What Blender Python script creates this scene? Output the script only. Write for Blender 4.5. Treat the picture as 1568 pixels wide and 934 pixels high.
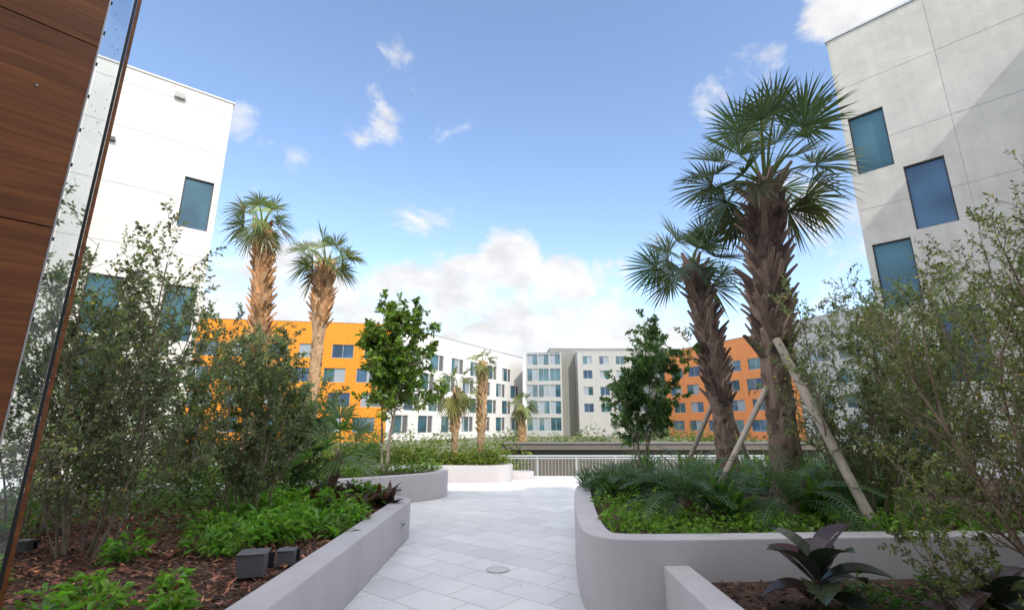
import bpy, math, numpy as np
from mathutils import Vector
R_=math.radians
scene=bpy.context.scene
for o in list(bpy.data.objects): bpy.data.objects.remove(o)

# ---------------------------------------------------------------- helpers
def nrm(a):
    a=np.asarray(a,float); l=np.linalg.norm(a,axis=-1,keepdims=True); return a/np.maximum(l,1e-9)

class MB:
    def __init__(s): s.V=[];s.F=[];s.M=[];s.C=[];s.n=0
    def add(s,v,f,mat=0,col=(.5,.5,.5)):
        v=np.asarray(v,float).reshape(-1,3); k=len(v)
        c=np.asarray(col,float)
        if c.ndim==1: c=np.tile(c,(k,1))
        s.V.append(v); s.C.append(c)
        n=s.n
        if isinstance(f,np.ndarray): f=(f+n).tolist()
        else: f=[[i+n for i in q] for q in f]
        s.F.extend(f); s.M.extend([mat]*len(f)); s.n+=k
    def box(s,c,size,mat=0,col=(.5,.5,.5),rot=0.0,ax=None):
        x,y,z=[q/2 for q in size]
        v=np.array([[a,b,d] for d in(-z,z) for b in(-y,y) for a in(-x,x)])
        if ax is not None: v=v@np.array(ax)
        else:
            cr,sr=math.cos(rot),math.sin(rot)
            v=np.stack([v[:,0]*cr-v[:,1]*sr,v[:,0]*sr+v[:,1]*cr,v[:,2]],1)
        s.add(v+np.array(c),[[0,2,3,1],[4,5,7,6],[0,1,5,4],[2,6,7,3],[0,4,6,2],[1,3,7,5]],mat,col)
    def build(s,name,mats,parent=None,smooth=None,bevel=0):
        me=bpy.data.meshes.new(name)
        me.from_pydata(np.concatenate(s.V).tolist(),[],s.F)
        for m in mats: me.materials.append(m)
        me.polygons.foreach_set("material_index",s.M)
        ca=me.color_attributes.new("Col",'FLOAT_COLOR','POINT')
        c=np.concatenate(s.C); c=np.concatenate([c,np.ones((len(c),1))],1)
        ca.data.foreach_set("color",c.astype(np.float32).ravel())
        if smooth is not None:
            me.polygons.foreach_set("use_smooth",[True]*len(me.polygons))
            me.set_sharp_from_angle(angle=R_(smooth))
        me.update()
        o=bpy.data.objects.new(name,me); scene.collection.objects.link(o)
        if parent: o.parent=parent
        if bevel:
            b=o.modifiers.new("b",'BEVEL'); b.width=bevel; b.segments=2
        return o
def empty(name):
    o=bpy.data.objects.new(name,None); scene.collection.objects.link(o); return o

def tube(mb,pts,rad,sides=6,mat=0,col=(.5,.5,.5),cap=False,jit=0,rng=None):
    pts=np.asarray(pts,float); K=len(pts); rad=np.broadcast_to(np.asarray(rad,float),(K,))
    T=nrm(np.gradient(pts,axis=0))
    ref=np.array([0,0,1.]) if abs(T[0][2])<.9 else np.array([1.,0,0])
    A=nrm(np.cross(T,ref)); B=np.cross(T,A)
    a=np.arange(sides)*2*math.pi/sides
    rr=rad[:,None]*np.ones((K,sides))
    if jit: rr=rr*(1+rng.normal(0,jit,(K,sides)))
    v=pts[:,None,:]+rr[...,None]*(np.cos(a)[None,:,None]*A[:,None,:]+np.sin(a)[None,:,None]*B[:,None,:])
    f=[]
    for i in range(K-1):
        for j in range(sides):
            f.append([i*sides+j,i*sides+(j+1)%sides,(i+1)*sides+(j+1)%sides,(i+1)*sides+j])
    if cap: f.append(list(range((K-1)*sides,K*sides))); f.append(list(range(sides))[::-1])
    mb.add(v,f,mat,col)

def leaves(mb,P,D,L,W,mat,col,rng,fold=.2,droop=.15,up=.8):
    P=np.asarray(P,float);D=nrm(D);N=len(P)
    n0=rng.normal(0,1,(N,3))*.6+np.array([0,0,up])
    S=nrm(np.cross(D,n0)); Nn=np.cross(S,D)
    L=np.asarray(L)[:,None];W=np.asarray(W)[:,None]
    l=P+D*L*.45+S*W*.5+Nn*W*fold; r=P+D*L*.45-S*W*.5+Nn*W*fold
    t=P+D*L-np.array([0,0,1])*L*droop
    v=np.stack([P,l,t,r],1).reshape(-1,3)
    i=np.arange(N)[:,None]*4
    f=np.concatenate([i+np.array([[0,2,1]]),i+np.array([[0,3,2]])],0)
    mb.add(v,f,mat,np.repeat(col,4,axis=0))

def strips(mb,P,S,W,mat,col):
    P=np.asarray(P,float);N,K,_=P.shape
    S=np.asarray(S,float)
    if S.ndim==2: S=S[:,None,:]
    W=np.broadcast_to(W,(N,K))[...,None]
    v=np.stack([P-S*W/2,P+S*W/2],2).reshape(-1,3)
    i=(np.arange(N)*K*2)[:,None,None]+(np.arange(K-1)*2)[None,:,None]
    f=(i+np.array([0,1,3,2])).reshape(-1,4)
    mb.add(v,f,mat,np.repeat(col,K*2,axis=0))

def vary(base,n,rng,amt=.25,hue=.12):
    c=np.array(base)[None,:]*np.exp(rng.normal(0,amt,(n,1)))*np.exp(rng.normal(0,hue,(n,3)))
    return np.clip(c,0.003,.8)

# ---------------------------------------------------------------- materials
def newmat(name):
    m=bpy.data.materials.new(name); m.use_nodes=True; nt=m.node_tree; nt.nodes.clear()
    out=nt.nodes.new("ShaderNodeOutputMaterial"); return m,nt,out
def N(nt,t,**k):
    n=nt.nodes.new(t)
    for a,b in k.items(): setattr(n,a,b)
    return n
def solid(name,col,rough=.6,noise=.12,scale=6,bump=.1,metal=0,spec=.5,scale2=None,attr=False,stretch=(1,1,1),streak=0):
    m,nt,out=newmat(name); L=nt.links.new
    p=N(nt,"ShaderNodeBsdfPrincipled"); p.inputs["Roughness"].default_value=rough
    p.inputs["Metallic"].default_value=metal; p.inputs["Specular IOR Level"].default_value=spec
    tc=N(nt,"ShaderNodeTexCoord"); mp=N(nt,"ShaderNodeMapping"); mp.inputs["Scale"].default_value=stretch
    L(tc.outputs["Object"],mp.inputs[0])
    no=N(nt,"ShaderNodeTexNoise"); no.inputs["Scale"].default_value=scale; no.inputs["Detail"].default_value=8; no.inputs["Roughness"].default_value=.65
    L(mp.outputs[0],no.inputs["Vector"])
    n2=N(nt,"ShaderNodeTexNoise"); n2.inputs["Scale"].default_value=(scale2 or scale*.12); n2.inputs["Detail"].default_value=4
    L(mp.outputs[0],n2.inputs["Vector"])
    ad=N(nt,"ShaderNodeMath",operation='ADD'); L(no.outputs[0],ad.inputs[0]); L(n2.outputs[0],ad.inputs[1])
    mr=N(nt,"ShaderNodeMapRange"); mr.inputs[1].default_value=.6; mr.inputs[2].default_value=1.4
    mr.inputs[3].default_value=1-noise; mr.inputs[4].default_value=1+noise
    L(ad.outputs[0],mr.inputs[0])
    fac=mr.outputs[0]
    if streak:
        m3=N(nt,"ShaderNodeMapping"); m3.inputs["Scale"].default_value=(1.6,1.6,.07); L(tc.outputs["Object"],m3.inputs[0])
        n3=N(nt,"ShaderNodeTexNoise"); n3.inputs["Scale"].default_value=1.5; n3.inputs["Detail"].default_value=6; L(m3.outputs[0],n3.inputs["Vector"])
        r3=N(nt,"ShaderNodeMapRange"); r3.inputs[1].default_value=.35; r3.inputs[2].default_value=.6; r3.inputs[3].default_value=1-streak; r3.inputs[4].default_value=1
        L(n3.outputs[0],r3.inputs[0])
        mm=N(nt,"ShaderNodeMath",operation='MULTIPLY'); L(fac,mm.inputs[0]); L(r3.outputs[0],mm.inputs[1]); fac=mm.outputs[0]
    mx=N(nt,"ShaderNodeVectorMath",operation='SCALE'); L(fac,mx.inputs["Scale"])
    if attr:
        at=N(nt,"ShaderNodeAttribute",attribute_name="Col"); L(at.outputs["Color"],mx.inputs[0])
    else: mx.inputs[0].default_value=col
    L(mx.outputs[0],p.inputs["Base Color"])
    if bump:
        b=N(nt,"ShaderNodeBump"); b.inputs["Strength"].default_value=bump; b.inputs["Distance"].default_value=.02
        L(no.outputs[0],b.inputs["Height"]); L(b.outputs[0],p.inputs["Normal"])
    L(p.outputs[0],out.inputs[0]); return m
def leafmat(name,rough=.45,trans=.3):
    m,nt,out=newmat(name); L=nt.links.new
    at=N(nt,"ShaderNodeAttribute",attribute_name="Col")
    p=N(nt,"ShaderNodeBsdfPrincipled"); p.inputs["Roughness"].default_value=rough
    L(at.outputs["Color"],p.inputs["Base Color"])
    t=N(nt,"ShaderNodeBsdfTranslucent")
    sc=N(nt,"ShaderNodeVectorMath",operation='MULTIPLY'); sc.inputs[1].default_value=(1.6,1.8,.7)
    L(at.outputs["Color"],sc.inputs[0]); L(sc.outputs[0],t.inputs[0])
    mx=N(nt,"ShaderNodeMixShader"); mx.inputs[0].default_value=trans
    L(p.outputs[0],mx.inputs[1]);L(t.outputs[0],mx.inputs[2]);L(mx.outputs[0],out.inputs[0]); return m
M_leaf=leafmat("foliage",.42,.40); M_palm=leafmat("palm_frond",.36,.28)
M_bark=solid("bark",(0,0,0),.9,.4,14,.8,attr=True,scale2=4)
M_wallc=solid("planter_concrete",(.49,.465,.48),.75,.10,26,.12,scale2=1.0,streak=.08)
M_white=solid("white_stucco",(.58,.565,.54),.85,.05,40,.1,scale2=.25,streak=.05)
M_whiteF=solid("white_paint_stucco",(.66,.65,.64),.85,.05,40,.1,scale2=.25,streak=.05)
M_whiteR=solid("panel_stucco",(.47,.455,.43),.85,.15,1.6,1.0,scale2=.5,streak=.08)
M_joint=solid("joint",(.41,.40,.39),.9,.05,10,0)
M_orange=solid("orange_stucco",(.70,.24,.013),.8,.06,20,.05,scale2=.2,streak=.08)
M_orange2=solid("terracotta_stucco",(.66,.235,.08),.8,.06,20,.05,scale2=.2,streak=.08)
M_grey=solid("grey_stucco",(.22,.22,.205),.85,.06,20,.05,scale2=.2,streak=.08)
M_lgrey=solid("light_grey_stucco",(.38,.38,.37),.85,.06,20,.05,scale2=.2,streak=.08)
M_dgrey=solid("dark_panel",(.11,.11,.12),.6,.1,10,0)
M_band=solid("brown_grey_concrete",(.15,.135,.125),.8,.15,6,.1)
M_metal=solid("painted_metal",(.50,.51,.52),.4,.05,10,0,metal=.6)
M_rail=solid("railing_paint",(.55,.57,.60),.4,.05,10,0,metal=.1)
M_fix=solid("fixture_metal",(.16,.16,.17),.45,.15,20,.05,metal=.3)
M_dmetal=solid("dark_metal",(.05,.05,.055),.35,.1,10,0,metal=.7)
M_curtain=solid("curtain",(.27,.31,.35),.9,.05,4,0)
def glassmat(name,col,rough=.04,ior=1.55):
    m,nt,out=newmat(name); L=nt.links.new
    p=N(nt,"ShaderNodeBsdfPrincipled"); p.inputs["Roughness"].default_value=rough
    p.inputs["IOR"].default_value=ior; p.inputs["Specular IOR Level"].default_value=.6
    tc=N(nt,"ShaderNodeTexCoord"); no=N(nt,"ShaderNodeTexNoise"); no.inputs["Scale"].default_value=.5; no.inputs["Detail"].default_value=1
    L(tc.outputs["Object"],no.inputs["Vector"])
    r=N(nt,"ShaderNodeValToRGB"); r.color_ramp.elements[0].position=.35; r.color_ramp.elements[1].position=.65
    r.color_ramp.elements[0].color=(*[c*.6 for c in col],1); r.color_ramp.elements[1].color=(*[c*1.3 for c in col],1)
    L(no.outputs[0],r.inputs[0]); L(r.outputs[0],p.inputs["Base Color"])
    b=N(nt,"ShaderNodeBump"); b.inputs["Strength"].default_value=.04; L(no.outputs[0],b.inputs["Height"]); L(b.outputs[0],p.inputs["Normal"])
    L(p.outputs[0],out.inputs[0]); return m
M_glass=glassmat("window_glass",(.05,.10,.17)); M_glass2=glassmat("window_glass_teal",(.045,.11,.14))
def clearglass():
    m,nt,out=newmat("clear_glass"); L=nt.links.new
    g=N(nt,"ShaderNodeBsdfGlossy"); g.inputs["Roughness"].default_value=.03
    t=N(nt,"ShaderNodeBsdfTransparent"); t.inputs[0].default_value=(.93,.96,.97,1)
    mx=N(nt,"ShaderNodeMixShader"); mx.inputs[0].default_value=.10
    L(t.outputs[0],mx.inputs[1]); L(g.outputs[0],mx.inputs[2]); L(mx.outputs[0],out.inputs[0]); return m
M_clear=clearglass()

def paver():
    m,nt,out=newmat("concrete_pavers"); L=nt.links.new
    p=N(nt,"ShaderNodeBsdfPrincipled"); p.inputs["Roughness"].default_value=.6
    tc=N(nt,"ShaderNodeTexCoord"); mp=N(nt,"ShaderNodeMapping"); mp.inputs["Rotation"].default_value=(0,0,R_(38))
    L(tc.outputs["Object"],mp.inputs[0])
    br=N(nt,"ShaderNodeTexBrick",offset=.5,squash=1.0); br.inputs["Scale"].default_value=1
    br.inputs["Brick Width"].default_value=.61; br.inputs["Row Height"].default_value=.405
    br.inputs["Mortar Size"].default_value=.005; br.inputs["Mortar Smooth"].default_value=.3
    br.inputs["Color1"].default_value=(.64,.635,.64,1); br.inputs["Color2"].default_value=(.76,.75,.75,1); br.inputs["Mortar"].default_value=(.36,.355,.36,1)
    L(mp.outputs[0],br.inputs["Vector"])
    no=N(nt,"ShaderNodeTexNoise"); no.inputs["Scale"].default_value=1.3; no.inputs["Detail"].default_value=9; no.inputs["Roughness"].default_value=.72
    L(tc.outputs["Object"],no.inputs["Vector"])
    mr=N(nt,"ShaderNodeMapRange"); mr.inputs[1].default_value=.3; mr.inputs[2].default_value=.7; mr.inputs[3].default_value=.86; mr.inputs[4].default_value=1.05
    L(no.outputs[0],mr.inputs[0])
    s=N(nt,"ShaderNodeVectorMath",operation='SCALE'); L(br.outputs[0],s.inputs[0]); L(mr.outputs[0],s.inputs["Scale"])
    L(s.outputs[0],p.inputs["Base Color"])
    rr=N(nt,"ShaderNodeMapRange"); rr.inputs[1].default_value=.3; rr.inputs[2].default_value=.7; rr.inputs[3].default_value=.42; rr.inputs[4].default_value=.8
    L(no.outputs[0],rr.inputs[0]); L(rr.outputs[0],p.inputs["Roughness"])
    b=N(nt,"ShaderNodeBump"); b.inputs["Strength"].default_value=.4; b.inputs["Distance"].default_value=.004; b.invert=True
    L(br.outputs["Fac"],b.inputs["Height"]); L(b.outputs[0],p.inputs["Normal"])
    L(p.outputs[0],out.inputs[0]); return m
M_pave=paver()
M_mulch=solid("mulch_soil",(.08,.043,.03),.95,.7,40,1.0,scale2=9)
M_chip=solid("mulch_chip",(0,0,0),.9,.2,20,.2,attr=True)
M_grass=solid("ground_grass",(.12,.13,.07),.95,.35,3,.5,scale2=.1)
M_roof=solid("roof",(.35,.35,.35),.9,.1,3,0)
def woodmat():
    m,nt,out=newmat("wood_panel"); L=nt.links.new
    p=N(nt,"ShaderNodeBsdfPrincipled"); p.inputs["Roughness"].default_value=.42
    tc=N(nt,"ShaderNodeTexCoord"); mp=N(nt,"ShaderNodeMapping"); mp.inputs["Scale"].default_value=(.35,.35,9)
    L(tc.outputs["Object"],mp.inputs[0])
    no=N(nt,"ShaderNodeTexNoise"); no.inputs["Scale"].default_value=2.2; no.inputs["Detail"].default_value=9; no.inputs["Roughness"].default_value=.6; no.inputs["Distortion"].default_value=.6
    L(mp.outputs[0],no.inputs["Vector"])
    r=N(nt,"ShaderNodeValToRGB"); r.color_ramp.elements[0].position=.3; r.color_ramp.elements[0].color=(.10,.030,.008,1)
    r.color_ramp.elements[1].position=.7; r.color_ramp.elements[1].color=(.29,.10,.026,1)
    L(no.outputs[0],r.inputs[0]); L(r.outputs[0],p.inputs["Base Color"]); L(p.outputs[0],out.inputs[0]); return m
M_wood=woodmat()

# ---------------------------------------------------------------- world + sun
SUN_EL=42; SX,SY=.42,-.9075
w=bpy.data.worlds.new("World"); scene.world=w; w.use_nodes=True
nt=w.node_tree; nt.nodes.clear(); L=nt.links.new
out=N(nt,"ShaderNodeOutputWorld"); bg=N(nt,"ShaderNodeBackground"); bg.inputs[1].default_value=.15
sky=N(nt,"ShaderNodeTexSky",sky_type='NISHITA',sun_disc=False); sky.sun_elevation=R_(SUN_EL); sky.sun_rotation=math.atan2(SX,SY)
sky.air_density=.95; sky.dust_density=.5; sky.ozone_density=1.8
skm=N(nt,"ShaderNodeVectorMath",operation='MULTIPLY'); skm.inputs[1].default_value=(2.3,2.2,2.15)
L(sky.outputs[0],skm.inputs[0]); L(skm.outputs[0],bg.inputs[0])
tc=N(nt,"ShaderNodeTexCoord"); vn=N(nt,"ShaderNodeVectorMath",operation='NORMALIZE'); L(tc.outputs["Generated"],vn.inputs[0])
mp=N(nt,"ShaderNodeMapping"); mp.inputs["Scale"].default_value=(1,1,1.5); L(vn.outputs[0],mp.inputs[0])
no=N(nt,"ShaderNodeTexNoise"); no.inputs["Scale"].default_value=9; no.inputs["Detail"].default_value=11; no.inputs["Roughness"].default_value=.6; no.inputs["Distortion"].default_value=.35
L(mp.outputs[0],no.inputs["Vector"])
def blobs(cl):
    prev=None
    for x,y,z,rd,wt in cl:
        v=Vector((x,y,z)).normalized()
        d=N(nt,"ShaderNodeVectorMath",operation='DOT_PRODUCT'); L(vn.outputs[0],d.inputs[0]); d.inputs[1].default_value=v
        m=N(nt,"ShaderNodeMapRange",interpolation_type='SMOOTHSTEP'); m.inputs[1].default_value=math.cos(R_(rd*1.5)); m.inputs[2].default_value=1; m.inputs[3].default_value=0; m.inputs[4].default_value=wt
        L(d.outputs["Value"],m.inputs[0])
        if prev is None: prev=m.outputs[0]
        else:
            q=N(nt,"ShaderNodeMath",operation='MAXIMUM'); L(prev,q.inputs[0]); L(m.outputs[0],q.inputs[1]); prev=q.outputs[0]
    return prev
front=[(-.225,.850,.735,3.2,.72),(-.300,.8735,.62,3.2,.68),(-.485,.892,.554,2.4,.66),(-.55,.87,.62,2.2,.5),(-.005,.948,.335,3.8,1.6),(-.10,.965,.25,6,1.2),(-.266,.968,.235,6,1.15),
 (-.40,.96,.25,5,1.05),(-.526,.958,.28,7,1.1),(.104,.961,.268,4.5,1.1),(.2,.96,.275,3.5,.95),(-.033,.981,.17,9,1.2),(.24,.985,.15,8,1.05),(.50,.852,.716,2.8,.75),(.419,.87,.655,2.3,.68),
 (.734,.82,.88,4.0,1.1),(.604,.9266,.4175,4.0,.85),(-.197,.9266,.4175,3.6,.66),(-.9,.9,.3,14,.8),(.9,.9,.3,12,.75)]
fill_clouds=[(.1,-.25,1.0,26,1.6),(-.9,-.1,.9,24,1.5),(.9,-.1,.9,24,1.5),(-1,.05,.35,16,1.2),(0,-.9,.7,30,1.5),(1,.0,.3,16,1.2)]  # bright clouds out of view, added to lift the shaded foreground
A=blobs(front); B=blobs(fill_clouds)
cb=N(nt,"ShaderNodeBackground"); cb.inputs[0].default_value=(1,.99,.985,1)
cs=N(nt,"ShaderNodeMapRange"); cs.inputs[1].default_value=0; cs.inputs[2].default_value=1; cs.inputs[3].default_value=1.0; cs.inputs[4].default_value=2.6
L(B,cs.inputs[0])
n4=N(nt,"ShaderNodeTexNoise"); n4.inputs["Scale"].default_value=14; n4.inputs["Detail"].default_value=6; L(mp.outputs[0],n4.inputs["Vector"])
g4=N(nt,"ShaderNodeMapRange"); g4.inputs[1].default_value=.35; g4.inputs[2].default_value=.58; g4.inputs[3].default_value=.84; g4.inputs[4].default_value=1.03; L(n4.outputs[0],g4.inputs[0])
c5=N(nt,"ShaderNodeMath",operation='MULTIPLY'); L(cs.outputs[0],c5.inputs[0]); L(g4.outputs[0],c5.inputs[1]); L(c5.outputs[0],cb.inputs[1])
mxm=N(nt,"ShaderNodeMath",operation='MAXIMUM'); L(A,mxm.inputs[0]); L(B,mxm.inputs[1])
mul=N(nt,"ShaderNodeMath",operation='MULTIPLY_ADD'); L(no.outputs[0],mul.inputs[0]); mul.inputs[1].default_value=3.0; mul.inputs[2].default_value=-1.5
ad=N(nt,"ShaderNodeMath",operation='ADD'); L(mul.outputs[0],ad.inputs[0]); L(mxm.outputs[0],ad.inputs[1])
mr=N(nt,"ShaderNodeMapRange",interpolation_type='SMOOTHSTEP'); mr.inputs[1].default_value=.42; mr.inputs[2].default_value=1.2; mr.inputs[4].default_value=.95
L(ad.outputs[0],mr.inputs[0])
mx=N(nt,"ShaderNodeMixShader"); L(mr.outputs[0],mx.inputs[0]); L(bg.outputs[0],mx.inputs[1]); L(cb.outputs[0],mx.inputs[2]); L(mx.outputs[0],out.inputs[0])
sl=bpy.data.lights.new("sun",'SUN'); sl.energy=3.6; sl.angle=R_(.5); sl.color=(1,.93,.82)
so=bpy.data.objects.new("sun",sl); scene.collection.objects.link(so)
so.rotation_euler=Vector((-SX,-SY,-math.tan(R_(SUN_EL)))).to_track_quat('-Z','Y').to_euler()
scene.view_settings.view_transform='Standard'; scene.view_settings.look='None'; scene.view_settings.exposure=0
cam=bpy.data.cameras.new("camera"); co=bpy.data.objects.new("camera",cam); scene.collection.objects.link(co)
cam.lens=16.76; cam.sensor_width=36; cam.clip_end=3000; cam.clip_start=.05
co.location=(0,0,1.6); co.rotation_euler=(R_(104),0,0); scene.camera=co

# ---------------------------------------------------------------- buildings
def wall(mw,mg,p0,d,W,z0,z1,wins=(),joints=(),reveal=.16,style='two',rng=None,mi=0):
    p0=np.array(p0,float); d=np.array(d,float); n=np.array([d[1],-d[0]])
    def P(x,z,dep=0.): q=p0+d*x-n*dep; return [q[0],q[1],z]
    xs={0.,W}; zs={z0,z1}
    for a in list(wins)+list(joints):
        xs|={a[0],a[1]}; zs|={a[2],a[3]}
    xs=sorted(xs); zs=sorted(zs)
    def inside(a,x,z): return a[0]<x<a[1] and a[2]<z<a[3]
    for i in range(len(xs)-1):
        if xs[i+1]-xs[i]<1e-6: continue
        for j in range(len(zs)-1):
            if zs[j+1]-zs[j]<1e-6: continue
            cx=(xs[i]+xs[i+1])/2; cz=(zs[j]+zs[j+1])/2
            if any(inside(a,cx,cz) for a in wins): continue
            if any(inside(a,cx,cz) for a in joints):
                mw.add([P(xs[i],zs[j],.01),P(xs[i+1],zs[j],.01),P(xs[i+1],zs[j+1],.01),P(xs[i],zs[j+1],.01)],[[0,1,2,3]],1); continue
            mw.add([P(xs[i],zs[j]),P(xs[i+1],zs[j]),P(xs[i+1],zs[j+1]),P(xs[i],zs[j+1])],[[0,1,2,3]],mi)
    ax=[[d[0],d[1],0],[n[0],n[1],0],[0,0,1]]
    for a in wins:
        x0,x1,a0,a1=a[:4]; k=a[4] if len(a)>4 else 0
        r=reveal
        for e in ([(x0,a0),(x1,a0)],[(x1,a0),(x1,a1)],[(x1,a1),(x0,a1)],[(x0,a1),(x0,a0)]):
            (u0,v0),(u1,v1)=e
            mw.add([P(u0,v0),P(u1,v1),P(u1,v1,r),P(u0,v0,r)],[[0,1,2,3]],mi)
        mg.add([P(x0,a0,r),P(x1,a0,r),P(x1,a1,r),P(x0,a1,r)],[[0,1,2,3]],k)
        f=.05
        def bar(xa,xb,za,zb):
            c=p0+d*(xa+xb)/2-n*(r-.03); mg.box((c[0],c[1],(za+zb)/2),(xb-xa,.05,zb-za),4,ax=ax)
        bar(x0,x0+f,a0,a1); bar(x1-f,x1,a0,a1); bar(x0+f,x1-f,a0,a0+f); bar(x0+f,x1-f,a1-f,a1)
        if style=='two' and k!=2:
            xm=x0+(x1-x0)*.5; bar(xm-f/2,xm+f/2,a0+f,a1-f)
        if k!=2 and rng is not None and rng.random()<(.6 if style=='two' else .3):
            xm=x0+(x1-x0)*(.5 if style=='two' else .45)
            c0,c1=(x0+f,xm-f/2) if rng.random()<.5 else (xm+f/2,x1-f)
            g=r-.01
            mg.add([P(c0,a0+f,g),P(c1,a0+f,g),P(c1,a1-f,g),P(c0,a1-f,g)],[[0,1,2,3]],3)
def rect(p0,d,W,D):
    p0=np.array(p0,float); d=nrm(d); i=np.array([-d[1],d[0]])
    return [p0,p0+d*W,p0+d*W+i*D,p0+i*D]
def building(name,p0,d,W,D,z0,z1,matw,wins={},joints={},style='two',seed=0,reveal=.16,cap=M_metal,parent=None,frame=M_metal,part=""):
    e=parent or empty(name); rng=np.random.default_rng(seed) if seed is not None else None
    mw=MB();mg=MB(); c=rect(p0,d,W,D); Ls=[W,D,W,D]
    for k in range(4):
        a=c[k]; b=c[(k+1)%4]; dd=(b-a)/np.linalg.norm(b-a)
        wall(mw,mg,a,dd,Ls[k],z0,z1,wins.get(k,()),joints.get(k,()),reveal,style,rng)
    mw.build(part+"walls",[matw,M_joint],e)
    if mg.n: mg.build(part+"windows",[M_glass,M_glass2,M_dgrey,M_curtain,frame],e)
    mr=MB(); dd=nrm(d); ang=math.atan2(dd[1],dd[0]); cc=sum(c)/4
    mr.box((cc[0],cc[1],z1-.35),(W-.6,D-.6,.3),0,rot=ang)
    i=np.array([-dd[1],dd[0]])
    for (q,sx,sy) in ((c[0]+dd*W/2+i*.12,W+.12,.36),(c[3]+dd*W/2-i*.12,W+.12,.36)):
        mr.box((q[0],q[1],z1+.05),(sx,sy,.1),1,rot=ang)
    for (q,sx,sy) in ((c[0]+i*D/2+dd*.12,.36,D-.6),(c[1]+i*D/2-dd*.12,.36,D-.6)):
        mr.box((q[0],q[1],z1+.05),(sx,sy,.1),1,rot=ang)
    mr.build(part+"roof",[M_roof,cap],e)
    return e
GZ=-.6
dl=nrm([.79,.615]); WL=24.; cL=np.array([-16.8,25.]); p0=cL-dl*WL
wl=[(WL-o-1.4,WL-o,z,z+2.95,1) for z,o in ((12.0,.3),(5.8,.3),(5.8,3.4),(2.7,3.2),(2.7,6.4))]
jl=[(0,WL,z,z+.03) for z in (1.0,4.1,7.3,10.45,13.6,16.8,19.4)]
b1=building("white_apartment_building",p0,dl,WL,14,GZ,20.3,M_white,{0:wl},{0:jl+[(WL-12.8,WL-12.77,GZ+.1,20.2)]},style='one',seed=None,cap=M_white,frame=M_dmetal)
fx=MB(); ax=[[dl[0],dl[1],0],[dl[1],-dl[0],0],[0,0,1]]
def onL(s,z,dep=.1):
    q=cL-dl*s+np.array([dl[1],-dl[0]])*dep; return (q[0],q[1],z)
fx.box(onL(2.6,19.6),(.5,.25,.3),0,ax=ax); fx.box(onL(5.0,15.9),(.25,.2,.2),1,ax=ax)
fx.build("wall_fixtures",[M_lgrey,M_dmetal],b1)
pw=MB(); pw.box(onL(7.6,9.3,1.2),(1.2,2.4,19.6),0,ax=ax); pw.build("projecting_bay",[M_white],b1)
dr=nrm([.69,-.72]); cR=np.array([15.9,20.2]); WR=22.
wr=[]
for k,zt in enumerate((15.75,12.55,9.35,6.15,2.95)):
    o=.25 if k%2==0 else 1.85
    wr.append((o,o+1.35,zt-2.95,zt,0 if k%2 else 1))
    for m in (1,2): wr.append((o+m*7.2,o+m*7.2+1.35,zt-2.95,zt,0))
jr=[(0,WR,z,z+.018) for z in (1.1,4.6,7.8,11.05,14.2,17.4)]+[(x,x+.018,GZ+.1,20.2) for x in (3.7,6.9,10.1)]
b2=building("stucco_apartment_building",cR,dr,WR,14,GZ,20.3,M_whiteR,{0:wr},{0:jr},style='one',seed=None,frame=M_dmetal)
nr=np.array([dr[1],-dr[0]])
q=cR+dr*14.6+nr*2.6
wg=MB(); wg.box((q[0],q[1],9.9),(8,5.2,20.6),0,ax=[[dr[0],dr[1],0],[nr[0],nr[1],0],[0,0,1]]); wg.build("side_wing",[M_whiteR],b2)
wb=[]
for i in range(7):
    for j in range(4): wb.append((2+i*4.1,3.6+i*4.1,1.2+j*3.6,3.4+j*3.6,0))
building("shading_tower",(20,-4.2),(-1,0),30,9,GZ,16.4,M_whiteF,{0:wb},{},seed=3)  # unseen block added behind the camera, sized to shade the foreground

def rows(W,cols,zs,ww,hh,off=0.,stag=0.,kinds=(0,1)):
    r=[]
    for j,z in enumerate(zs):
        for i in range(cols):
            x=off+i*(W-off)/cols+(stag if j%2 else 0)
            if x+ww<W-.3: r.append((x,x+ww,z,z+hh,kinds[(i+j)%len(kinds)]))
    return r
do=nrm([23,3.9]); cO=np.array([-16.2,62.9]); WO=46
building("orange_hotel_building",cO-do*WO,do,WO,16,GZ,14.6,M_orange,{0:rows(WO,11,(.6,3.7,6.8,9.9),2.7,1.8,1.2,.8)},{},seed=4)
dw=nrm([18.3,33.9]); WW=38.6
ww=[]
for j,z in enumerate((.4,3.4,6.4,9.4)):
    for i in range(7):
        x=1.0+i*5.4+(2.2 if j%2 else 0)
        if x+3.3>WW-.4: continue
        ww.append((x,x+2.1,z,z+2.35,1)); ww.append((x+2.15,x+3.3,z,z+2.35,2))
building("white_hotel_building",cO+dw*.05,dw,WW,16,GZ-1,14.6,M_whiteF,{0:ww},{},style='one',seed=5)
bg_=building("grey_hotel_building",(7.5,94),(1,.02),24,18,GZ-1,16.2,M_grey,{0:rows(24,5,(.6,3.7,6.8,9.9,13.0),2.2,1.7,8.,0)},{},seed=6)
building("x",(12.5,91),(1,.02),10.5,2.9,GZ-1,15.0,M_lgrey,{0:rows(10.5,3,(3.7,6.8,9.9,12.6),1.8,1.6,1.,0)},{},seed=7,parent=bg_,part="front_bay_")
wt=[];ws=[]
for j in range(5):
    for i in range(3): wt.append((.2+i*2.1,.2+i*2.1+1.95,.4+j*2.95,.4+j*2.95+2.3,1))
    for i in range(2): ws.append((.2+i*2.1,.2+i*2.1+1.95,.4+j*2.95,.4+j*2.95+2.3,1))
building("glazed_corner_building",(2.6,89),nrm([.97,-.12]),6.6,6,GZ-1,14.2,M_lgrey,{0:wt,3:ws},{},seed=8)
dro=nrm([.404,-.915]); 
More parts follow.
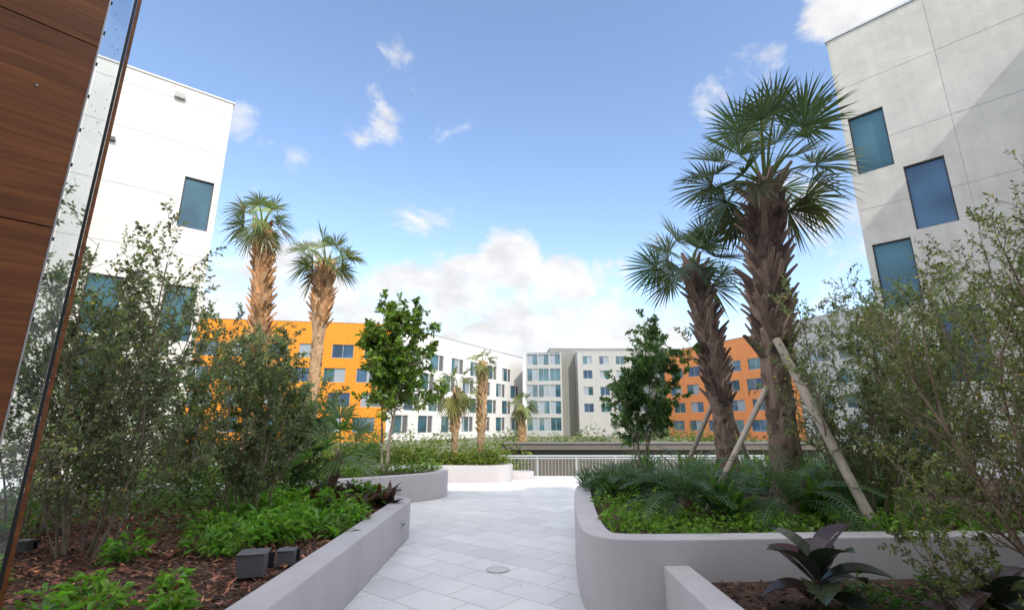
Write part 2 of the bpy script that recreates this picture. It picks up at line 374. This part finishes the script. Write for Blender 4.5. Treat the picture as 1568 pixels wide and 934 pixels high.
building("terracotta_hotel_building",(28.4,89.2),dro,26,16,GZ-1,14.6,M_orange2,{0:rows(26,6,(.5,3.5,6.5,9.5),2.8,1.7,1.2,.6)},{},seed=9)
q=np.array([28.4,89.2])+dro*26.05
building("grey_white_hotel_building",q,dro,26,16,GZ-1,15.4,M_lgrey,{0:rows(26,6,(.5,3.5,6.5,9.5),2.6,1.6,1.2,.6)},{},seed=10)

# ---------------------------------------------------------------- ground & terrace
g=MB(); g.add([[-900,-900,GZ],[900,-900,GZ],[900,1500,GZ],[-900,1500,GZ]],[[0,1,2,3]]); g.build("ground",[M_grass])
g=MB(); g.box((-1,-2.2,-.3+.002),(34,36.4,.596),0); g.build("terrace_pavement",[M_pave])

def chaikin(p,it=3):
    p=np.array(p,float)
    for _ in range(it):
        q=np.roll(p,-1,0); p=np.stack([.75*p+.25*q,.25*p+.75*q],1).reshape(-1,2)
    return p
def planter(name,poly,h,th,soil,it=3,z0=.004):
    p=chaikin(poly,it); n=len(p)
    e=nrm(np.roll(p,-1,0)-p); en=np.stack([-e[:,1],e[:,0]],1)
    vn=nrm(en+np.roll(en,1,0)); 
    def off(t): return p+vn*t
    prof=[(0,z0),(0,h-.015),(.006,h-.004),(.018,h),(th-.018,h),(th-.006,h-.004),(th,h-.015),(th,soil-.15)]
    V=[]
    for o,z in prof: q=off(o); V.append(np.column_stack([q,np.full(n,z)]))
    V=np.concatenate(V); F=[]
    for k in range(len(prof)-1):
        for i in range(n):
            j=(i+1)%n; F.append([k*n+i,k*n+j,(k+1)*n+j,(k+1)*n+i])
    em=empty(name)
    mb=MB(); mb.add(V,F); mb.build("retaining_wall",[M_wallc],em,smooth=35)
    q=off(th*.9); mb=MB(); mb.add(np.column_stack([q,np.full(n,soil)]),[list(range(n))]); mb.build("soil",[M_mulch],em)
    return em
planter("planter_bed",[(-9,8.6),(-9,-2),(-8.9,-2.1),(-1.6,-2.1),(-1.5,-2),(-1.5,7.0),(-1.5,7.9),(-2.3,8.3),(-4,8.5),(-8.9,8.7)],.5,.27,.42)
planter("planter_bed",[(-9,8.9),(-5,9.0),(-3.6,9.6),(-2.2,10.6),(-1.5,11.3),(-1.5,12.2),(-2.5,12.9),(-9,13.6)],.55,.25,.47)
planter("planter_bed",[(-9,14.6),(-5,14.3),(-3,14.6),(-1.5,14.2),(-.2,14.3),(.1,14.8),(-.2,15.6),(-9,15.75)],.45,.25,.38,it=3)
planter("planter_bed",[(-.3,15.0),(.6,15.1),(.7,15.4),(.5,15.7),(-.1,15.7)],.2,.15,.12,it=2)
planter("planter_bed",[(.62,4.95),(.72,4.45),(1.25,4.38),(3,4.5),(9,4.7),(12,4.8),(12,10.5),(3.5,10.2),(2.0,9.6),(1.1,8.4),(.88,7.3)],.65,.24,.56)
planter("low_planter_bed",[(1.25,-2),(12,-2),(12,5.1),(11.9,5.15),(1.35,4.95),(1.25,4.9),(1.25,-1.9)],.45,.25,.32,it=1)
d=MB(); a=np.arange(24)*2*math.pi/24
d.add(np.column_stack([-.16+.13*np.cos(a),5.96+.13*np.sin(a),np.full(24,.006)]),[list(range(24))],0)
d.add(np.concatenate([np.column_stack([-.16+.13*np.cos(a),5.96+.13*np.sin(a),np.full(24,.010)]),np.column_stack([-.16+.124*np.cos(a),5.96+.124*np.sin(a),np.full(24,.010)])]),[[i,(i+1)%24,24+(i+1)%24,24+i] for i in range(24)],1)
d.build("floor_drain_cover",[solid("drain_concrete",(.56,.55,.55),.8,.1,20,.1),M_metal])
def steplight(x,y,z,rot):
    m=MB(); m.box((x,y,z),(.02,.16,.07),0,rot=rot); m.box((x,y,z),(.03,.12,.03),1,rot=rot); m.build("step_light",[M_metal,M_dmetal])
steplight(-1.49,7.05,.27,0); steplight(-2.35,10.47,.28,R_(-50)); 
def flood(name,x,y,s,rot):
    e=empty(name); m=MB(); m.box((x,y,.42+s*.55),(s,s*.85,s*.8),0,rot=rot); m.box((x,y,.42+s*.98),(s*1.08,s*.95,s*.05),0,rot=rot); m.build("housing",[M_fix],e,bevel=.006)
    m=MB(); m.box((x,y,.42+.02),(.04,.04,.08),0); m.box((x+s*.2,y+s*.46,.42+s*.55),(s*.8,.02,s*.6),0,rot=rot); m.build("lens_and_stake",[M_dmetal],e)
flood("landscape_floodlight",-2.05,4.15,.20,.25); flood("landscape_floodlight",-1.93,4.48,.14,.2)
flood("landscape_floodlight",-4.6,4.9,.12,.2)

# ---------------------------------------------------------------- railing and low wall
r=MB(); X0,X1=-.5,9.0; Y=17.8
for z in (.5,.42,-.5): r.box(((X0+X1)/2,Y,z),(X1-X0,.04,.04 if z!=.5 else .05),0)
for x in np.arange(X0,X1,.12): r.box((x,Y,-.04),(.011,.011,.9),0)
for x in np.arange(X0,X1,1.4): r.box((x,Y+.03,-.05),(.05,.05,1.08),0)
r.build("railing",[M_rail])
r=MB(); r.box((6.5,22,-.02),(14,.3,1.14),0); r.box((6.5,22.3,.64),(14.2,1.6,.24),0); r.box((6.5,22.3,.775),(14.3,1.7,.03),0); r.build("low_concrete_wall",[M_band])

# ---------------------------------------------------------------- wood wall, glazing strip and mullion
dd=np.array([.7,.714]); dd=dd/np.linalg.norm(dd); nn=np.array([dd[1],-dd[0]]); E=np.array([-3.1,3.0])
ax=[[dd[0],dd[1],0],[nn[0],nn[1],0],[0,0,1]]
def onW(s,z,dep=0.): q=E+dd*s+nn*dep; return (q[0],q[1],z)
e=empty("wood_clad_wall"); m=MB()
for k in range(7):
    m.box(onW(-3.0,0.004+.7+k*1.46,-.06),(6,.06,1.45),0,ax=ax)
m.build("wood_panels",[M_wood],e)
m=MB(); m.box(onW(-3.02,4.8,-.15),(5.96,.1,9.6),0,ax=ax); 
for k in range(7):
    for s in (-.25,-.85,-1.45): 
        m.box(onW(s,.004+.95+k*1.46,-.026),(.014,.012,.014),1,ax=ax)
m.build("backing_and_screws",[M_dmetal,M_metal],e)
e=empty("fritted_glass_screen"); m=MB(); m.box(onW(.075,4.8,-.06),(.12,.012,9.6),0,ax=ax); m.build("glass_pane",[M_clear],e)
m=MB(); rng=np.random.default_rng(5)
for k in range(170):
    s=rng.uniform(.02,.13); z=rng.uniform(.6,9); sz=rng.uniform(.002,.0045)
    c=np.array(onW(s,z,-.05)); a=np.arange(6)*math.pi/3
    v=[c+np.array([dd[0],dd[1],0])*sz*math.cos(t)+np.array([0,0,1])*sz*math.sin(t)*1.2 for t in a]
    m.add(v,[list(range(6))],0)
for z in np.arange(.3,9,.28):
    m.box(onW(.013,z,-.045),(.010,.02,.022),0,ax=ax)
m.build("frit_dots",[M_dmetal],e)
m=MB(); m.box(onW(.146,4.8,-.06),(.018,.06,9.6),0,ax=ax); m.box(onW(.169,4.8,-.06),(.022,.06,9.6),1,ax=ax)
m.box(onW(.003,4.8,-.06),(.010,.07,9.6),2,ax=ax)
m.build("mullions",[M_dmetal,M_wood,M_metal],e)

# ---------------------------------------------------------------- plants
UP=np.array([0,0,1.])
def grow(mb,rng,p,d,L,r,lev,S,LV):
    n=S['seg'][lev]; pts=[np.array(p,float)]; d=nrm(d); dirs=[d]
    for i in range(n):
        d=nrm(d+rng.normal(0,S['wander'][lev],3)+UP*S['trop'][lev]); pts.append(pts[-1]+d*L/n); dirs.append(d)
    mx=S['max']
    rr=np.linspace(r,r*(.35 if lev<mx else .3),n+1)
    if r>.0015: tube(mb,pts,rr,7 if lev==0 else (4 if lev==1 else 3),0,S['bark'])
    if lev<mx:
        k=S['kids'][lev]
        for c in range(k):
            t=S['t0'][lev]+(1-S['t0'][lev])*(c+rng.random())/k
            f=t*n; i=min(int(f),n-1); pp=pts[i]+(pts[i+1]-pts[i])*(f-i); dv=dirs[i+1]
            a=S['ang'][lev]*rng.uniform(.6,1.3); pr=nrm(np.cross(dv,rng.normal(0,1,3)))
            if 'flat' in S: pr=nrm(pr*np.array([1,1,S['flat']]))
            nd=dv*math.cos(a)+pr*math.sin(a)
            grow(mb,rng,pp,nd,L*S['ratio'][lev]*(1-S.get('fall',.45)*t)*rng.uniform(.6,1.2),max(rr[i]*.55,.002),lev+1,S,LV)
    if lev>=S['leaflev']:
        m=S['leaves'] if lev==mx else S['leaves']//2
        tone=math.exp(rng.normal(0,.28))
        for c in range(m):
            t=(c+rng.random())/m; t=.15+.85*t; f=t*n; i=min(int(f),n-1)
            pp=pts[i]+(pts[i+1]-pts[i])*(f-i); pr=nrm(np.cross(dirs[i+1],rng.normal(0,1,3)))
            LV.append((*pp,*(dirs[i+1]*.6+pr*.9+UP*S.get('lup',.2)),tone))
def shrub(name,base,S,stems,H,spread,leaf,seed,col,radius=.012,extent=.25):
    rng=np.random.default_rng(seed); mb=MB(); LV=[]
    for s in range(stems):
        az=rng.uniform(0,2*math.pi); a=spread*rng.uniform(.2,1.1)
        d=[math.cos(az)*math.sin(a),math.sin(az)*math.sin(a),math.cos(a)]
        b=np.array(base)+np.array([math.cos(az),math.sin(az),0])*extent*rng.random()
        grow(mb,rng,b,d,H*rng.uniform(.7,1.05),radius*rng.uniform(.7,1.3),0,S,LV)
    A=np.array(LV); n=len(A)
    c=vary(col,n,rng,.26,.1)*A[:,6:7]
    yl=rng.random(n)<.05; c[yl]=c[yl]*np.array([2.0,1.4,.7])
    leaves(mb,A[:,:3],A[:,3:6],leaf[0]*rng.uniform(.6,1.3,n),leaf[1]*rng.uniform(.7,1.3,n),1,c,rng)
    return mb.build(name,[M_bark,M_leaf])
SH=dict(max=2,seg=[9,5,3],wander=[.09,.16,.2],trop=[.06,.10,.10],kids=[17,8],t0=[.10,.15],ang=[.8,.8],ratio=[.32,.42],leaflev=1,leaves=10,bark=(.28,.22,.17),fall=.35)
GD=(.17,.19,.125)
shrub("tall_shrub",(-3.95,4.75,.42),SH,12,3.0,.36,(.050,.025),11,GD)
shrub("tall_shrub",(-5.2,5.6,.42),SH,9,3.0,.34,(.053,.027),12,GD)
shrub("tall_shrub",(-3.3,6.3,.42),SH,8,2.1,.40,(.053,.027),13,(.16,.195,.12))
shrub("tall_shrub",(-4.9,7.6,.42),SH,9,2.5,.40,(.058,.029),14,(.16,.195,.12))
shrub("tall_shrub",(-3.6,8.0,.42),SH,8,1.9,.48,(.058,.029),15,(.16,.205,.12))
SR=dict(SH); SR.update(kids=[17,9],bark=(.31,.23,.17))
GR=(.175,.215,.12)
shrub("tall_shrub",(3.95,5.55,.56),SR,11,2.4,.42,(.048,.019),21,GR)
shrub("tall_shrub",(5.3,6.2,.56),SR,9,2.8,.40,(.05,.02),22,GR)
shrub("tall_shrub",(3.85,3.7,.32),SR,12,2.8,.42,(.040,.017),23,(.165,.19,.09),.016,.3)
shrub("tall_shrub",(5.2,4.0,.32),SR,9,3.2,.42,(.042,.018),24,(.165,.19,.09),.016,.3)
shrub("tall_shrub",(3.0,3.3,.32),dict(SR,kids=[8,7]),5,1.1,.7,(.035,.018),25,(.14,.17,.07),.007,.25)

TL=dict(max=3,seg=[7,6,4,3],wander=[.05,.12,.18,.2],trop=[.03,.06,.04,.05],kids=[18,8,5],t0=[.36,.2,.2],ang=[1.0,.75,.7],ratio=[.40,.5,.5],leaflev=2,leaves=7,bark=(.22,.18,.14),fall=.30)
shrub("broadleaf_tree",(-3.05,11.9,.47),TL,2,3.6,.12,(.14,.07),31,(.10,.165,.03),.04,.15)
TR=dict(max=3,seg=[7,7,4,3],wander=[.06,.12,.15,.2],trop=[.03,.05,.0,.0],kids=[8,9,6],t0=[.30,.15,.2],ang=[.95,.8,.75],ratio=[.50,.45,.5],leaflev=2,leaves=12,bark=(.22,.17,.13),fall=.35,flat=.35)
shrub("ornamental_tree",(2.15,8.5,.56),TR,4,2.45,.34,(.060,.028),36,(.10,.18,.07),.022,.04)

def fan_palm(name,base,top,r,nf,Rb,pet,seed,boots=.45,col=(.075,.115,.05),bcol=(.26,.15,.08),tcol=(.2,.14,.10),r2=None,el=(82,-50),bl=.32,nseg=34,droop=.35,span=118):
    rng=np.random.default_rng(seed); mb=MB(); base=np.array(base,float); top=np.array(top,float)
    K=26; t=np.linspace(0,1,K); bend=np.array([top[0]-base[0],top[1]-base[1],0])
    pts=base+(top-base)*t[:,None]; pts-=bend*(.35*np.sin(math.pi*t))[:,None]
    H=np.linalg.norm(top-base)
    rad=np.interp(t,[0,.08,boots*.9,boots+.1,.92,1],[r*1.15,r,r*.95,(r2 or r)*1.05,(r2 or r)*1.0,r*.6])
    tube(mb,pts,rad,16,0,tcol,jit=.06,rng=rng)
    nb=int(H*60)
    for i in range(nb):
        u=(i+.5)/nb*.97+.01; a=i*2.39996+rng.normal(0,.15)
        j=u*(K-1); k=int(j); c=pts[k]+(pts[min(k+1,K-1)]-pts[k])*(j-k); rr=np.interp(u,t,rad)
        o=np.array([math.cos(a),math.sin(a),0]); sd=np.array([-math.sin(a),math.cos(a),0])
        up=u>boots
        if up:
            ln=bl*rng.uniform(.5,1.2); out_=rng.uniform(.3,.8); wd=.10*r/.17*rng.uniform(.7,1.2); cc=np.array(bcol)*rng.uniform(.45,1.6)
        else:
            ln=.10*rng.uniform(.7,1.3); out_=rng.uniform(.08,.3); wd=.10*rng.uniform(.8,1.2); cc=np.array(tcol)*rng.uniform(.5,1.5)
        d=nrm(UP+o*out_+sd*rng.normal(0,.18)); b=c+o*rr*.85; n2=nrm(np.cross(sd,d))
        V=[]
        for q,wq,th in ((0,1,.03),(.5,.7,.022),(1,.35,.012)):
            pc=b+d*ln*q+o*ln*.12*q*q
            for sx,sy in((-1,-1),(1,-1),(1,1),(-1,1)): V.append(pc+sd*sx*wd*wq/2+n2*sy*th/2*(2.0 if up else 1))
        F=[[m*4+e,m*4+(e+1)%4,m*4+4+(e+1)%4,m*4+4+e] for m in(0,1) for e in range(4)]+[[8,9,10,11]]
        mb.add(V,F,0,cc)
    for i in range(nf):
        f=(i+.5)/nf; a=i*2.39996+rng.normal(0,.2); e=R_(el[0]+(el[1]-el[0])*f**.9+rng.normal(0,7))
        hz=np.array([math.cos(a),math.sin(a),0]); sd=np.array([-math.sin(a),math.cos(a),0])
        pl=pet*rng.uniform(.7,1.2)*(1.15-.35*f); P=[top-UP*.12*f+hz*r*.4]; ee=e
        for q in range(6):
            P.append(P[-1]+(hz*math.cos(ee)+UP*math.sin(ee))*pl/6); ee-=R_(3+4*math.cos(e))
        P=np.array(P); tone=vary(col,1,rng,.2,.07)[0]
        if f>.88: tone=tone*.6+np.array([.16,.12,.05])*.4
        strips(mb,P[None],sd[None],np.linspace(.05,.022,7)[None]*r/.15,1,(tone*np.array([1.5,1.3,1.])[None]).reshape(1,3))
        d=hz*math.cos(ee)+UP*math.sin(ee); u=np.cross(sd,d); u=u if u[2]>0 else -u
        tw=rng.normal(0,.5); sd2=sd*math.cos(tw)+u*math.sin(tw); u2=u*math.cos(tw)-sd*math.sin(tw)
        ph=np.linspace(-1,1,nseg)*R_(span)+rng.normal(0,.02,nseg)
        D=np.cos(ph)[:,None]*d+np.sin(ph)[:,None]*sd2+(np.abs(np.sin(ph))*.35)[:,None]*u2
        Sg=-np.sin(ph)[:,None]*d+np.cos(ph)[:,None]*sd2+((np.arange(nseg)%2)*2-1)[:,None]*u2*.35
        D=nrm(D); Sg=nrm(Sg); Rl=Rb*rng.uniform(.9,1.08)*(1-.32*(np.abs(ph)/R_(span))**1.5)*rng.uniform(.9,1.06,nseg)
        tt=np.array([0,.22,.45,.65,.83,1.])
        Pp=P[-1]+D[:,None,:]*(Rl[:,None]*tt)[...,None]
        Pp[...,2]-=(Rl[:,None]*tt**2.6)*(droop*rng.uniform(.3,1.5,(nseg,1)))
        dphi=R_(2*span)/nseg
        W=np.stack([np.full(nseg,.004),Rl*.22*dphi*1.05,Rl*.45*dphi*.95,Rl*.36*dphi,Rl*.18*dphi,np.full(nseg,.002)],1)
        cc=np.clip(tone*np.exp(rng.normal(0,.14,(nseg,1))),0,.6)
        strips(mb,Pp,Sg,W,1,cc)
    return mb.build(name,[M_bark,M_palm])
PU=(.27,.185,.15); TU=(.24,.17,.135)
fan_palm("sabal_palm_tree",(3.46,6.3,.56),(3.68,6.3,5.05),.18,30,.66,.74,41,.42,(.075,.11,.06),PU,TU,.20,(98,-24),.32,32,.14)
fan_palm("sabal_palm_tree",(3.27,7.6,.56),(3.08,7.8,4.3),.15,18,.66,.46,42,.35,(.085,.125,.075),PU,TU,.165,(80,-20),.22,30,.12)
fan_palm("sabal_palm_tree",(-6.5,12.2,.47),(-6.75,12.0,6.9),.18,20,.58,.44,43,.40,(.13,.165,.065),(.46,.25,.12),(.36,.23,.13),.20,(88,-45),.28,26,.35)
fan_palm("sabal_palm_tree",(-5.15,12.5,.47),(-5.1,12.4,5.95),.15,18,.62,.54,44,.66,(.13,.17,.065),(.46,.25,.12),(.5,.33,.2),.21,(80,-20),.30,26,.25)
fan_palm("small_fan_palm",(-6.0,11.4,.47),(-6.0,11.3,3.2),.12,20,.55,.5,45,.4,(.12,.16,.06),(.45,.24,.11),(.36,.23,.13),.15,(80,-60),.2,24,.4)
fan_palm("small_fan_palm",(-2.75,7.7,.42),(-2.65,7.7,1.2),.05,15,.42,.40,46,.4,(.09,.17,.055),PU,(.2,.14,.1),.055,(88,-5),.08,24,.15)
fan_palm("small_fan_palm",(-1.75,15.1,.38),(-1.7,15.1,2.7),.09,20,.5,.45,47,.4,(.17,.19,.06),(.42,.27,.14),(.35,.24,.14),.12,(80,-70),.15,22,.5)
fan_palm("small_fan_palm",(-.95,15.2,.38),(-.93,15.2,3.55),.10,14,.34,.25,48,.3,(.17,.19,.06),(.42,.27,.14),(.35,.24,.14),.13,(80,-60),.15,20,.5)
fan_palm("small_fan_palm",(.5,23.5,-.6),(.45,23.5,2.5),.12,16,.5,.4,49,.3,(.16,.18,.06),(.40,.25,.12),(.3,.2,.1),.15,(80,-60),.15,18,.5)

pm=solid("weathered_timber",(.46,.39,.34),.85,.25,12,.4,scale2=3)
def pole(a,b,r=.045):
    m=MB(); a=np.array(a);b=np.array(b); tube(m,[a+(b-a)*t for t in np.linspace(0,1,6)],r,9,0,cap=True); m.build("timber_palm_brace",[pm])
pole((3.55,5.0,.55),(3.40,6.05,2.65),.05); pole((2.2,5.9,.55),(3.35,6.3,2.1),.035); pole((2.65,8.2,.56),(3.15,7.65,1.9),.035); pole((4.2,8.6,.56),(3.4,7.7,1.9),.035)

def cycad(name,base,nf,Lf,seed,col,h=.15,ll=.16):
    rng=np.random.default_rng(seed); mb=MB(); base=np.array(base,float)
    tube(mb,[base,base+UP*h*.6,base+UP*h],[.09,.1,.05],9,0,(.15,.10,.07),cap=True)
    for i in range(nf):
        f=(i+.5)/nf; a=i*2.39996+rng.normal(0,.2); e=R_(80-70*f+rng.normal(0,6)); L_=Lf*rng.uniform(.8,1.1)
        hz=np.array([math.cos(a),math.sin(a),0]); sd=np.array([-math.sin(a),math.cos(a),0]); P=[base+UP*h]; T=[]
        n=24; ee=e
        for q in range(n):
            dv=hz*math.cos(ee)+UP*math.sin(ee); T.append(dv); P.append(P[-1]+dv*L_/n); ee-=R_(75/n)
        P=np.array(P); T=np.array(T+[T[-1]]); tone=vary(col,1,rng,.15,.05)[0]
        strips(mb,P[None],sd[None],np.full((1,n+1),.012),1,tone[None]*1.2)
        for s in(-1,1):
            idx=np.arange(3,n+1); bp=P[idx]; tv=T[idx]; u=np.cross(sd*s,tv); u=np.where(u[:,2:3]<0,-u,u)
            D=nrm(tv*.55+sd*s*.85+u*.3); ln=ll*np.sin(math.pi*np.linspace(.12,.93,len(idx)))**.6*rng.uniform(.9,1.1,len(idx))
            tt=np.array([0,.5,1.]); PP=bp[:,None,:]+D[:,None,:]*(ln[:,None]*tt)[...,None]; PP[...,2]-=ln[:,None]*.2*tt**2
            W=np.stack([np.full(len(idx),.011),np.full(len(idx),.014),np.full(len(idx),.002)],1)
            strips(mb,PP,tv,W,1,np.clip(tone*np.exp(rng.normal(0,.1,(len(idx),1))),0,1))
    return mb.build(name,[M_bark,M_palm])
CY=(.085,.145,.07)
cycad("cycad_plant",(3.0,5.5,.56),32,1.0,51,CY,.2)
cycad("cycad_plant",(2.0,5.9,.56),32,.95,52,CY,.2)
cycad("cycad_plant",(2.6,6.9,.56),28,.9,53,CY)
cycad("cycad_plant",(4.1,6.6,.56),26,.8,54,CY)
cycad("cycad_plant",(1.6,7.4,.56),22,.65,55,CY)

def straps(mb,rng,c,n,Lr,w,col,arch=60):
    a=rng.uniform(0,2*math.pi,n); e=R_(1)*rng.uniform(45,88,n); Lf=Lr*rng.uniform(.6,1.1,n)
    K=6; P=[np.tile(np.array(c,float),(n,1))+rng.normal(0,.03,(n,3))*[1,1,0]]; hz=np.stack([np.cos(a),np.sin(a),0*a],1)
    for k in range(K-1):
        P.append(P[-1]+(hz*np.cos(e)[:,None]+UP*np.sin(e)[:,None])*(Lf/(K-1))[:,None]); e=e-R_(arch/(K-1))*rng.uniform(.6,1.4,n)
    P=np.stack(P,1); sd=np.stack([-np.sin(a),np.cos(a),0*a],1)
    strips(mb,P,sd,(w*np.array([.5,.9,1,.85,.55,.06]))[None],0,vary(col,n,rng,.25,.08))
def broad(mb,rng,c,n,rad,h,leaf,col):
    a=rng.uniform(0,2*math.pi,n); rr=rad*np.sqrt(rng.random(n)); z=h*rng.uniform(.15,1,n)*(1-.5*(rr/rad)**2)
    P=np.array(c)+np.stack([rr*np.cos(a),rr*np.sin(a),z],1)
    D=np.stack([np.cos(a),np.sin(a),0*a],1)*.8+rng.normal(0,.45,(n,3))+UP*.35
    leaves(mb,P,D,leaf*rng.uniform(.6,1.25,n),leaf*.42*rng.uniform(.7,1.2,n),0,vary(col,n,rng,.25,.08),rng,.25,.3,1.3)
rng=np.random.default_rng(60); m=MB()
for i in range(60):
    x=rng.uniform(1.15,2.4); y=rng.uniform(7.0,9.4)
    if y>8.2+1.2*(x-1.1): continue
    straps(m,rng,(x,y,.56),24,.5,.03,(.08,.14,.06))
for i in range(26): straps(m,rng,(rng.uniform(2.4,7),rng.uniform(7.4,9.8),.56),26,.75,.045,(.11,.19,.05))
for i in range(14): straps(m,rng,(rng.uniform(2.2,4.6),rng.uniform(5.6,7.2),.56),24,.8,.06,(.10,.18,.05))
m.build("strap_leaf_plants",[M_leaf])
m=MB()
for i in range(110):
    x=rng.uniform(1.05,5.5); y=rng.uniform(4.75,5.6) if rng.random()<.7 else rng.uniform(5.6,7)
    broad(m,rng,(x,y,.56),70,.16,rng.uniform(.1,.24),.07,(.15,.27,.045))
m.build("groundcover_plants",[M_leaf])
m=MB()
for i in range(80):
    x=rng.uniform(-3.6,-1.85); y=rng.uniform(5.2,8.0)
    if x< -2.9 and y<5.6: continue
    k=rng.uniform(.7,1.25)
    if rng.random()<.5: broad(m,rng,(x,y,.42),80,.2,.3*k,.11,np.array((.15,.29,.045))*k)
    else: straps(m,rng,(x,y,.42),26,.34*k,.04,np.array((.14,.27,.045))*k,90)
for x,y,s in ((-4.5,4.2,1),(-4.3,4.0,.8),(-2.55,3.35,.6),(-2.9,3.3,.6),(-2.2,3.45,.5),(-3.3,3.2,.7),(-3.7,3.5,.6),(-4.9,4.4,1.1),(-2.6,4.8,1),(-2.9,5.0,1.1),(-2.3,5.2,1),(-2.5,3.9,.4),(-4.0,3.9,.8),(-5.2,4.9,1.2),(-3.4,4.6,.8),(-3.0,3.75,.5)):
    broad(m,rng,(x,y,.42),int(110*s),.2*s,.34*s,.10,(.15,.29,.045)); straps(m,rng,(x,y,.42),20,.3*s,.03,(.14,.25,.045),90)
m.build("groundcover_plants",[M_leaf])
m=MB()
for i in range(60):
    x=rng.uniform(-7.5,-2.2); y=rng.uniform(7.3,8.2)
    if x>-3: y=rng.uniform(7.6,7.95)
    broad(m,rng,(x,y,.42),90,.3,rng.uniform(.35,.8) if x<-3 else .3,.09,(.12,.19,.07))
for i in range(26):
    broad(m,rng,(rng.uniform(-6.5,-3.2),rng.uniform(5.2,7.3),.42),80,.3,rng.uniform(.3,.6),.08,(.11,.18,.06))
m.build("understory_shrubs",[M_leaf])
m=MB()
for i in range(9):
    straps(m,rng,(-2.3+rng.normal(0,.35),7.3+rng.normal(0,.3),.42),22,.45,.08,(.07,.03,.035),70)
m.build("burgundy_foliage_plants",[M_leaf])
m=MB()
for i in range(110):
    x=rng.uniform(-8,-1.85); y=rng.uniform(9.8,12.6)
    if y<9.9-(x+3.6)*-.9 and x>-3.8: continue
    broad(m,rng,(x,y,.47),60,.25,.3,.1,(.13,.22,.04))
m.build("groundcover_plants",[M_leaf])
m=MB()
for i in range(130):
    x=rng.uniform(-8,-.3); y=rng.uniform(14.6,15.5); hh=rng.uniform(.3,.65) if x>-2.5 else rng.uniform(.5,1.1)
    broad(m,rng,(x,y,.38),70,.3,hh,.12,(.17,.21,.04) if rng.random()<.7 else (.10,.16,.04))
m.build("yellow_green_shrubs",[M_leaf])
m=MB()
for i in range(110):
    x=rng.uniform(-16,-1.2) if rng.random()<.85 else rng.uniform(-1.5,.2); y=rng.uniform(18.5,22)
    broad(m,rng,(x,y,-.6),70,.6,rng.uniform(1.0,2.1),.2,(.15,.19,.05))
for i in range(22):
    x=rng.uniform(.2,13); broad(m,rng,(x,rng.uniform(25,30),-.6),90,.8,rng.uniform(1.3,2.2),.2,(.22,.23,.04) if i%2 else (.10,.15,.05))
for i in range(46):
    x=rng.uniform(-22,30); broad(m,rng,(x,rng.uniform(50,56),-.6),60,rng.uniform(.8,1.6),rng.uniform(.8,2.8),.4,(.12,.16,.05) if i%3 else (.08,.12,.05))
m.build("hedge",[M_leaf])
gl=leafmat("glossy_dark_leaf",.22,.05)
def rubber(name,c,n,seed,sc=1.0):
    rng=np.random.default_rng(seed); m=MB(); c=np.array(c,float)
    for i in range(n):
        a=i*2.39996; e=R_(70-62*i/n+rng.normal(0,8)); hz=np.array([math.cos(a),math.sin(a),0]); sd=np.array([-math.sin(a),math.cos(a),0])
        K=9; p=c+UP*(.08+.14*(1-i/n))*sc; P=[p]; ee=e; Lf=.36*rng.uniform(.8,1.1)*sc
        for k in range(K-1): P.append(P[-1]+(hz*math.cos(ee)+UP*math.sin(ee))*Lf/(K-1)); ee-=R_(7)
        P=np.array(P); w=.18*sc*np.array([.08,.5,.8,.97,1,.93,.75,.42,.02]); cc=vary((.035,.045,.03) if i%3 else (.06,.035,.035),1,rng,.2,.1)
        u=nrm(np.cross(sd,nrm(np.gradient(P,axis=0)))); u=np.where(u[:,2:3]<0,-u,u)
        strips(m,(P+sd*(w/4)[:,None]+u*(w*.08)[:,None])[None],nrm(sd+u*.35)[None],(w/2)[None],0,cc)
        strips(m,(P-sd*(w/4)[:,None]+u*(w*.08)[:,None])[None],nrm(sd-u*.35)[None],(w/2)[None],0,cc)
    tube(m,[c,c+UP*.24*sc],.012,6,1,(.1,.07,.05)); m.build(name,[gl,M_bark])
rubber("rubber_plant",(2.12,3.66,.32),12,71,1.3); rubber("rubber_plant",(3.05,3.35,.32),12,72); rubber("rubber_plant",(2.6,3.1,.32),10,73,.8)
m=MB()
for i in range(26):
    broad(m,rng,(rng.uniform(2.3,5),rng.uniform(3.2,4.25),.32),50,.18,.16,.07,(.07,.13,.04))
m.build("low_dark_groundcover",[M_leaf])
rng=np.random.default_rng(80); m=MB(); n=16000
x=rng.uniform(-6.5,-1.8,n); y=rng.uniform(2.6,7.8,n); P=np.stack([x,y,.425+rng.uniform(0,.03,n)],1)
a=rng.uniform(0,6.28,n); D=np.stack([np.cos(a),np.sin(a),rng.normal(0,.35,n)],1)
leaves(m,P,D,rng.uniform(.03,.10,n),rng.uniform(.012,.03,n),0,vary((.19,.08,.05),n,rng,.55,.12),rng,.1,0,1.5)
n=5000; P=np.stack([rng.uniform(1.55,5,n),rng.uniform(2.6,4.35,n),.325+rng.uniform(0,.02,n)],1); a=rng.uniform(0,6.28,n); D=np.stack([np.cos(a),np.sin(a),rng.normal(0,.25,n)],1)
leaves(m,P,D,rng.uniform(.03,.08,n),rng.uniform(.01,.025,n),0,vary((.06,.035,.028),n,rng,.6,.1),rng,.1,0,1.5)
m.build("mulch",[M_chip])
m=MB(); n=40; P=np.stack([rng.uniform(-1.4,.6,n),rng.uniform(4.4,13,n),np.full(n,.008)],1); a=rng.uniform(0,6.28,n)
leaves(m,P,np.stack([np.cos(a),np.sin(a),0*a],1),rng.uniform(.02,.045,n),rng.uniform(.008,.018,n),0,vary((.26,.18,.09),n,rng,.4,.1),rng,.15,0,8)
m.build("fallen_leaves",[M_chip])
print("done")
